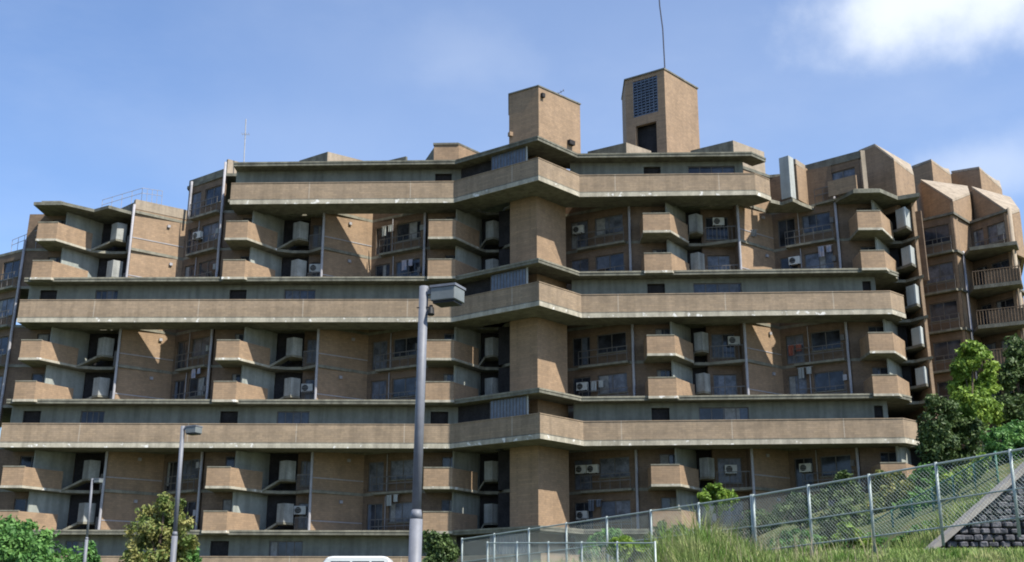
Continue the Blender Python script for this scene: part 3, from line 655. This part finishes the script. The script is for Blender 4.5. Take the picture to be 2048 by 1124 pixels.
# retaining wall of dark blocks with its sloping concrete coping
rw = empty('retaining_wall', (14, 33.2, 1.5), 'dark stone block retaining wall with sloping concrete coping at the lower right', 'retaining wall')
wt = lambda x: 1.53 + .79 * (x - 10.85)
fc = MB()
random.seed(3)
zz = 1.0; row = 0
while zz < 9:
    x = 10.4 + (row % 2) * .15
    while x < 20:
        if zz + .16 < wt(x):
            d = random.uniform(-.05, .06); fc.box((x + .14, 33.0 + d + (zz - 1.2) * .06, zz + .09), (random.uniform(.2, .28), .4, random.uniform(.12, .17)), random.uniform(-.3, .3))
        x += .29 + random.uniform(-.03, .03)
    zz += .175; row += 1
fc.build('block_facing', M['stone'], rw, bevel=.03)
MB().prism([(10.6, 33.05), (20, 33.05), (20, 33.3), (10.6, 33.3)], .8, [wt(10.6) - .1, wt(20) - .1, wt(20) - .1, wt(10.6) - .1]).build('wall_core', M['stone'], rw)
MB().add([(x, y, wt(x) + dz) for x in (10.3, 20.0) for y in (32.75, 33.35) for dz in (-.10, .08)],
         [[0, 1, 3, 2], [4, 5, 7, 6], [0, 1, 5, 4], [2, 3, 7, 6], [0, 2, 6, 4], [1, 3, 7, 5]]).build('coping', M['coping'], rw)

# ------------------------------------------------------------------ chain link fences
def chain_fence(name, P0, P1, ztop0, ztop1, hgt, n, lab, m='wire', post_r=.029, sp=.085, wr=.0026, curve=None, rail_bottom=True):
    root = empty(name, (P0[0], P0[1], ztop0 - hgt), lab, 'fence')
    A0 = Vector((P0[0], P0[1], ztop0)); A1 = Vector((P1[0], P1[1], ztop1)); Lh = math.hypot(P1[0] - P0[0], P1[1] - P0[1])
    top = lambda t: A0.lerp(A1, t)
    for k in range(n + 1):
        q = top(k / n); MB().tube([q + Vector((0, 0, -hgt - .3)), q + Vector((0, 0, .04))], post_r, 8).build('post', M[m], root, smooth=True)
    MB().tube([A0, A1], post_r * .7, 8).build('top_rail', M[m], root)
    MB().tube([top(0) + Vector((0, 0, -hgt * .55)), top(1) + Vector((0, 0, -hgt * .55))], post_r * .5, 6).build('middle_rail', M[m], root)
    if rail_bottom: MB().tube([top(0) + Vector((0, 0, -hgt + .05)), top(1) + Vector((0, 0, -hgt + .05))], post_r * .5, 6).build('bottom_rail', M[m], root)
    wm = MB(); nn = int(Lh / sp); hh = hgt / Lh
    for s in (1, -1):
        for k in range(-int(hgt / sp), nn + int(hgt / sp)):
            u0 = k * sp; u1 = u0 + hgt; a0, a1 = max(0, u0), min(Lh, u1)
            if a1 <= a0: continue
            f0, f1 = (a0 - u0) / hgt, (a1 - u0) / hgt
            if s < 0: f0, f1 = 1 - f0, 1 - f1
            pa = top(a0 / Lh) + Vector((0, 0, -hgt * (1 - f0))); pb = top(a1 / Lh) + Vector((0, 0, -hgt * (1 - f1)))
            wm.tube([pa, pb], wr, 3, cap=False)
    wm.build('wire_mesh', M[m], root, recalc=False)
    return root
fl = lambda Y: (FA + FB * Y, Y)
chain_fence('chain_link_fence', fl(37.9), fl(28.2), 2.42, 2.78, 1.25, 7, 'long galvanised chain link fence, stretch left of the tall weeds below the building')
chain_fence('chain_link_fence', fl(28.15), fl(20.2), 2.78, 3.26, 1.3, 6, 'galvanised chain link fence climbing to the right edge in front of the dark block wall', post_r=.033)
a = at(975, 1086, 31); b_ = at(1310, 1086, 26.5)
chain_fence('chain_link_fence', (a.x, a.y), (b_.x, b_.y), a.z, b_.z, 1.2, 5, 'lower pale fence with short posts standing in front of the long fence near bottom centre', post_r=.023)
a = at(1745, 1050, 42); b_ = at(1990, 905, 39)
gf = chain_fence('mesh_fence', (a.x, a.y), (b_.x, b_.y), a.z + .1, b_.z, 1.3, 6, 'dark green mesh fence following the grassy slope behind the galvanised fence', m='gwire', post_r=.04, sp=.09, wr=.007)

# ------------------------------------------------------------------ lamp posts
def make_lamp():
    r = empty('street_lamp', (0, 0, 0))
    MB().tube([(0, 0, 0), (0, 0, 2.75)], .077, 14).build('base_sleeve', M['pole'], r, smooth=True)
    p = MB(); p.tube([(0, 0, 2.70), (0, 0, 5.62)], .057, 14); p.build('pole', M['pole'], r, smooth=True)
    c = MB(); c.tube([(0, 0, 2.75), (0, 0, 2.86)], .077, 14, r2=.058); c.build('collar', M['pole'], r, smooth=True)
    MB().box((.09, 0, 5.55), (.2, .07, .07)).build('bracket', M['pole'], r)
    h = MB(); rz = R(-24); h.box((.30, -.02, 5.50), (.34, .28, .17), rz); ho = h.build('lamp_head', M['lampbox'], r, bevel=.01)
    MB().box((.30, -.02, 5.40), (.29, .23, .03), rz).build('lens', M['black'], ho)
    MB().box((.30, -.02, 5.60), (.36, .30, .03), rz).build('cover', M['pole'], ho)
    return r
def px_of(p):
    d = p.y * math.cos(PITCH) + p.z * math.sin(PITCH); return 1024 + FPX * p.x / d
l0 = make_lamp()
for i, (px, py, Y, lab) in enumerate(((837, 573, 14.5, 'tallest and nearest grey lamp post with a box head, right of the white van'),
                                      (366, 852, 31.8, 'middle-sized grey lamp post standing beside the olive bronze tree'),
                                      (185, 957, 58.0, 'smallest and farthest lamp post, between the green bush and the bronze tree'))):
    o = l0 if i == 0 else copy_tree(l0)
    p = at(px, py, Y); o.location = (p.x, p.y, p.z - 5.62); tag(o, lab, 'street lamp', 'street lamps in the car park')
    o.rotation_euler = (0, R(.7 if i == 0 else 0), 0)
# small dark loudspeaker hung on the big lamp post
p = at(838, 573, 14.5)
sp = empty('horn_speaker', (p.x + .16, 14.45, p.z - .33), 'small dark horn loudspeaker under the head of the nearest lamp post', 'loudspeaker')
q = sp.location
MB().tube([q + Vector((-.18, .03, .05)), q + Vector((0, 0, .05))], .008, 6).build('bracket', M['black'], sp)
MB().tube([q + Vector((0, 0, .04)), q + Vector((0, -.02, -.05))], .035, 12, r2=.045).build('horn', M['black'], sp)
MB().tube([q + Vector((0, 0, .075)), q + Vector((0, 0, .04))], .022, 10).build('driver', M['black'], sp)

# ------------------------------------------------------------------ white van
vp = at(721, 1114, 55); vg = park(55) + .012; vh = vp.z - vg
van = empty('parked_van', (vp.x, 55, vg), 'white van parked behind the nearest lamp post, only its roof showing', 'van')
def vprof(prof, w_, name, m, par, bev=.05, x=vp.x, y=55):
    n = len(prof); vs = [(x + a, y - w_, vg + b) for a, b in prof] + [(x + a, y + w_, vg + b) for a, b in prof]
    return MB().add(vs, [list(range(n)), list(range(n, 2 * n))[::-1]] + [[i, (i + 1) % n, n + (i + 1) % n, n + i] for i in range(n)]).build(name, m, par, bevel=bev, smooth=False)
k = vh
vprof([(-2.0, .3), (1.9, .3), (1.95, .9), (1.72, 1.05), (1.32, k * .97), (1.1, k), (-1.15, k), (-1.38, k * .97), (-1.9, 1.1), (-2.05, .9)], .82, 'body', M['carpaint'], van, .06)
for a0, a1 in ((-1.2, -.35), (-.25, .5), (.6, 1.15)):
    for s in (-1, 1):
        MB().prism([(vp.x + a0, 55 + s * .825 - .012), (vp.x + a1, 55 + s * .825 - .012), (vp.x + a1, 55 + s * .825 + .012), (vp.x + a0, 55 + s * .825 + .012)], vg + 1.12, vg + k - .22).build('side_window', M['glass'], van)
vprof([(-1.9, 1.15), (-1.47, k * .93), (-1.45, k * .93), (-1.88, 1.15)], .7, 'windscreen', M['glass'], van, 0)
for a0 in (-1.3, 1.25):
    for s in (-1, 1):
        wv = MB().tube([(vp.x + a0, 55 + s * .62, vg + .3), (vp.x + a0, 55 + s * .84, vg + .3)], .3, 20).build('wheel', M['rubber'], van)
        MB().tube([(vp.x + a0, 55 + s * .84, vg + .3), (vp.x + a0, 55 + s * .855, vg + .3)], .17, 16).build('rim', M['antenna'], wv)
for s in (-1, 1):
    MB().box((vp.x - 1.72, 55 + s * .98, vg + 1.2), (.12, .2, .26)).build('wing_mirror', M['black'], van, bevel=.02)
    MB().box((vp.x - 2.0, 55 + s * .6, vg + .8), (.08, .3, .16)).build('headlight', M['glass'], van)

# ------------------------------------------------------------------ plants
def leaves(clumps, n, size, rnd, flat=.35, aspect=.55):
    """many separate leaf faces spread through overlapping clumps"""
    mb = MB(); tot = sum(c[3] ** 2 for c in clumps)
    for (cx, cy, cz, r_, sq) in clumps:
        for _ in range(int(1.3 * n * r_ ** 2 / tot)):
            while True:
                d = Vector((rnd.uniform(-1, 1), rnd.uniform(-1, 1), rnd.uniform(-1, 1)))
                if .02 < d.length < 1: break
            d = d.normalized() * (rnd.random() ** .4)
            k = 1 + .6 * mnoise.noise(Vector((cx, cy, cz)) + d * 2.2)
            p = Vector((cx, cy, cz)) + Vector((d.x * r_ * k, d.y * r_ * k, d.z * r_ * sq * k))
            if mnoise.noise(p * (.16 / size) * 1.0) < -.16: continue
            s = size * rnd.uniform(.5, 1.5)
            nrm = (d * .6 + Vector((rnd.gauss(0, .6), rnd.gauss(0, .6), rnd.gauss(.3, .5)))).normalized()
            a = nrm.orthogonal().normalized(); b = nrm.cross(a); th = rnd.random() * 6.28
            u = a * math.cos(th) + b * math.sin(th); v = nrm.cross(u)
            i0 = len(mb.v); mb.v += [tuple(p - u * s), tuple(p + v * s * aspect + nrm * s * .15), tuple(p + u * s), tuple(p - v * s * aspect + nrm * s * .15)]
            mb.f.append([i0, i0 + 1, i0 + 2, i0 + 3])
    return mb
def tree(name, base, clumps, n, size, leafm, label, cat, group=None, limbs=6, tr=.12, seed=1, trunk_h=None):
    rnd = random.Random(seed); root = empty(name, base, label, cat, group); base = Vector(base)
    tm = MB(); top = Vector(clumps[0][:3]); mid = base.lerp(top, .5) + Vector((rnd.uniform(-.1, .1), 0, 0))
    tm.tube([base - Vector((0, 0, .2)), base.lerp(mid, .5), mid, top], tr, 8, r2=tr * .35)
    for c in clumps[1:1 + limbs]:
        q = Vector(c[:3]); s = base.lerp(mid, rnd.uniform(.5, 1)); tm.tube([s, s.lerp(q, .5) + Vector((0, 0, .15)), q], tr * .45, 6, r2=tr * .12)
    tm.build('trunk', M['bark'], root, smooth=True)
    leaves(clumps, n, size, rnd).build('crown', M[leafm], root, recalc=False)
    return root
def clumps_px(lst, Y, jit=1.0, sq=.8, seed=0):
    rnd = random.Random(seed); out = []
    for px, py, rp in lst:
        p = at(px, py, Y + rnd.uniform(-jit, jit)); out.append((p.x, p.y, p.z, rp * Y / FPX, sq))
    return out
def gz(x, Y): return (x, Y, ground(x, Y))
# bronze conical tree
p = at(318, 1100, 48)
cl = clumps_px([(330, 1010, 22), (318, 1030, 30), (345, 1035, 26), (300, 1060, 34), (345, 1065, 34), (283, 1090, 32), (325, 1092, 40), (362, 1092, 26), (272, 1118, 28), (310, 1130, 40), (350, 1130, 34), (330, 990, 12), (292, 1025, 18), (368, 1050, 20), (356, 1010, 16), (272, 1062, 22), (378, 1085, 20), (318, 1160, 44)], 48, .5, .8, 1)
tree('conical_tree', gz(p.x, 48), cl, 11000, .075, 'leaf_o', 'olive and bronze bushy tree of conical outline behind the middle lamp post', 'tree', seed=4)
# green bush left
cl = clumps_px([(30, 1075, 44), (70, 1085, 40), (5, 1100, 48), (50, 1115, 52), (100, 1110, 34), (125, 1125, 26), (15, 1055, 26), (-30, 1080, 50), (60, 1055, 16), (90, 1150, 50), (30, 1160, 60)], 42, .9, .8, 2)
p = at(45, 1124, 42); tree('shrub', gz(p.x, 42), cl, 12000, .085, 'leaf_m', 'bright green rounded shrub in the bottom left corner', 'shrub', seed=5)
cl = clumps_px([(172, 1112, 22), (180, 1095, 12), (165, 1130, 26), (185, 1128, 18)], 60, .5, .9, 3)
p = at(172, 1124, 60); tree('shrub', gz(p.x, 60), cl, 2500, .09, 'leaf_m', 'small green shrub at the foot of the farthest lamp post', 'shrub', seed=6, tr=.06)
cl = clumps_px([(372, 1105, 22), (378, 1120, 26), (385, 1090, 10)], 52, .5, .9, 3)
p = at(375, 1124, 52); tree('shrub', gz(p.x, 52), cl, 1500, .08, 'leaf_m', 'narrow green shrub just right of the bronze tree', 'shrub', seed=16, tr=.06)
cl = clumps_px([(868, 1078, 20), (885, 1092, 24), (862, 1105, 24), (898, 1108, 20), (880, 1120, 30), (850, 1068, 8), (908, 1095, 8)], 58, .6, .9, 4)
p = at(880, 1124, 58); tree('shrub', gz(p.x, 58), cl, 4200, .085, 'leaf_d', 'dark green shrub between the nearest lamp post and the fence end', 'shrub', seed=7, tr=.07)
# trees on the right slope
cl = clumps_px([(1945, 712, 32), (1925, 735, 26), (1968, 738, 26), (1940, 765, 38), (1975, 780, 24), (1915, 775, 22), (1945, 810, 40), (1975, 820, 26), (1915, 820, 24), (1950, 695, 16), (1990, 840, 16), (1935, 845, 36)], 62, 1.2, .85, 5)
p = at(1945, 880, 62); tree('broadleaf_tree', gz(p.x, 62), cl, 16000, .11, 'leaf_l', 'bright yellow-green tree in front of the right wing', 'tree', seed=8)
cl = clumps_px([(2035, 700, 30), (2050, 760, 46), (2020, 760, 24), (2040, 820, 44), (2010, 815, 24), (2045, 870, 40), (2025, 730, 20), (2075, 720, 40)], 64, 1.2, .85, 6)
p = at(2040, 880, 64); tree('broadleaf_tree', gz(p.x, 64), cl, 13000, .12, 'leaf_d', 'dark green tree cut off by the right edge', 'tree', seed=9)
cl = clumps_px([(1885, 820, 30), (1870, 850, 34), (1905, 860, 36), (1880, 890, 40), (1925, 885, 36), (1860, 880, 24), (1865, 800, 14), (1900, 915, 34), (1868, 925, 20), (1940, 860, 30)], 60, 1.2, .85, 7)
p = at(1890, 920, 60); tree('shrub', gz(p.x, 60), cl, 13000, .10, 'leaf_d', 'dense dark shrub against the right end of the galleries', 'shrub', seed=10)
cl = clumps_px([(2000, 880, 30), (2030, 870, 30), (2045, 895, 32), (1985, 905, 22), (2020, 905, 30), (2060, 870, 30)], 54, 1.0, .8, 8)
p = at(2020, 925, 54); tree('shrub', gz(p.x, 54), cl, 7000, .10, 'leaf_m', 'mid green shrub below the dark tree at the right edge', 'shrub', seed=11)
# shrubs behind the fence on the slope
spec = [(1430, 985, 62, [(1432, 985, 20), (1412, 993, 15), (1455, 996, 18), (1435, 1003, 26)], 'leaf_l', 'round light green shrub poking over the fence below the projecting balcony'),
        (1690, 985, 60, [(1688, 958, 16), (1665, 985, 20), (1700, 980, 22), (1715, 1000, 22), (1680, 1010, 28)], 'leaf_d', 'olive shrub behind the fence under the second gallery end'),
        (1700, 1040, 50, [(1700, 1025, 34), (1672, 1050, 34), (1725, 1055, 32), (1700, 1080, 40), (1660, 1085, 30)], 'leaf_d', 'large dark shrub behind the fence mesh right of the weeds'),
        (1790, 1005, 52, [(1780, 990, 22), (1800, 1000, 24), (1765, 1015, 26), (1810, 975, 16), (1790, 1025, 26)], 'leaf_o', 'yellowish shrub behind the fence at the top of the green mesh fence'),
        (1215, 1090, 48, [(1200, 1085, 22), (1225, 1075, 20), (1245, 1090, 24), (1215, 1105, 26), (1180, 1105, 20)], 'leaf_m', 'green shrub behind the fence right of the pier foot'),
        (1850, 960, 56, [(1850, 945, 18), (1835, 965, 18), (1872, 950, 20), (1855, 975, 22)], 'leaf_m', 'green shrub at the foot of the right gallery end'),
        (1600, 1010, 58, [(1590, 1000, 16), (1615, 1010, 20), (1570, 1020, 20), (1640, 1000, 14), (1600, 1030, 26)], 'leaf_d', 'low dark shrub behind the fence left of the olive shrub')]
spec += [
         (1590, 1085, 36, [(1575, 1080, 16), (1600, 1075, 18), (1622, 1088, 18), (1555, 1095, 16), (1600, 1100, 20)], 'leaf_m', 'green undergrowth just behind the fence, left of the large dark shrub'),
         (1690, 1070, 38, [(1670, 1075, 14), (1692, 1062, 16), (1712, 1078, 16), (1650, 1090, 16), (1735, 1088, 14)], 'leaf_l', 'light green undergrowth behind the fence in front of the large dark shrub'),
         (1835, 1075, 37, [(1820, 1075, 12), (1838, 1065, 14), (1800, 1088, 14), (1856, 1052, 12)], 'leaf_m', 'small green bush beside the foot of the sloping coping'),
         (1265, 1090, 28.5, [(1255, 1078, 14), (1280, 1085, 16), (1240, 1095, 18), (1270, 1105, 22)], 'leaf_l', 'pale green scrub at the left end of the tall weeds'),
         (1345, 1070, 66, [(1330, 1065, 22), (1355, 1072, 24), (1375, 1085, 24), (1310, 1085, 22)], 'leaf_d', 'added dark shrub standing for shade at the building foot behind the fence, left of the tall weeds'),  # dark growth from here added in place of the shaded building base
         (1530, 1045, 66, [(1510, 1040, 26), (1540, 1050, 28), (1565, 1060, 28), (1525, 1075, 34), (1490, 1065, 24)], 'leaf_d', 'added dark thicket standing for shade at the building foot, right of the round light shrub'),
         (1625, 1060, 63, [(1610, 1050, 28), (1640, 1055, 30), (1600, 1080, 34), (1650, 1085, 34)], 'leaf_d', 'added dark thicket standing for shade behind the fence between two posts, left of the large dark shrub'),
         (1770, 960, 63, [(1762, 952, 12), (1778, 962, 14), (1795, 955, 13), (1750, 972, 14), (1812, 965, 12)], 'leaf_o', 'bronze shrub growing over the lowest right balcony'),
         (1835, 1020, 46, [(1820, 1010, 26), (1845, 1000, 24), (1860, 1020, 22), (1812, 1040, 24)], 'leaf_m', 'green climber on the left part of the green mesh fence'),
         (1915, 960, 46, [(1905, 965, 20), (1930, 950, 20), (1950, 940, 16), (1888, 975, 18), (1965, 925, 16)], 'leaf_l', 'bright climbing plant on the upper part of the green mesh fence'),
         (1740, 1090, 40, [(1720, 1092, 16), (1745, 1085, 18), (1768, 1092, 16), (1700, 1100, 16)], 'leaf_m', 'low green bush at the near end of the green mesh fence')]
for i, (px, py, Y, c_, lm, lab) in enumerate(spec):
    p = at(px, py, Y); tree('shrub', gz(p.x, Y), clumps_px(c_, Y, .5, .85, 20 + i), 2600 + len(c_) * 500, .075 + .0005 * Y, lm, lab, 'shrub', seed=30 + i, tr=.06)
# weeds: blades as one mass of ground cover
rnd = random.Random(11)
def blades(n, gen, name, m, hmin, hmax, wid, kind=True):
    mb = MB()
    for _ in range(n):
        x, y, sc = gen(); z = ground(x, y) - .05; h = rnd.uniform(hmin, hmax) * sc; a = rnd.random() * 6.28; lean = rnd.uniform(.1, .6) * h
        dx, dy = math.cos(a), math.sin(a); wx, wy = -dy * wid, dx * wid; i0 = len(mb.v)
        for t in (0, .4, .75): 
            k = t * t * lean; ww = 1 - t * .55; mb.v += [(x + dx * k - wx * ww, y + dy * k - wy * ww, z + h * (t - .12 * t * t)), (x + dx * k + wx * ww, y + dy * k + wy * ww, z + h * (t - .12 * t * t))]
        mb.v.append((x + dx * lean, y + dy * lean, z + h * .82)); mb.f += [[i0, i0 + 1, i0 + 3, i0 + 2], [i0 + 2, i0 + 3, i0 + 5, i0 + 4], [i0 + 4, i0 + 5, i0 + 6]]
    o = mb.build(name, M[m], None, recalc=False); tag(o, kind='stuff'); return o
def g1():
    Y = rnd.uniform(16, 31); s = -rnd.random() ** 1.2 * 4.5 + .2; x = FA + FB * Y + s * 1.24
    px = 1024 + FPX * x / (Y * .97); k = .16 + 1.0 * math.exp(-((px - 1385) / 125) ** 2)
    k *= 1 + .9 * mnoise.noise(Vector((x * 1.1, Y * 1.1, 0)))
    return x, Y, k
blades(36000, g1, 'tall_weeds', 'grass', .3, 1.15, .010)
def g2():
    Y = rnd.uniform(19, 45); x = FA + FB * Y + rnd.uniform(0, 12); return x, Y, .55 if Y < 33 else 1.3
blades(42000, g2, 'slope_grass', 'grass', .2, .6, .014)
def g3():
    while True:
        x, Y, k = g1(); px = 1024 + FPX * x / (Y * .97)
        if abs(px - 1480) < 300: return x, Y, .9 if px < 1560 else .55
blades(420, g3, 'dry_reeds', 'straw', .7, 1.6, .006)
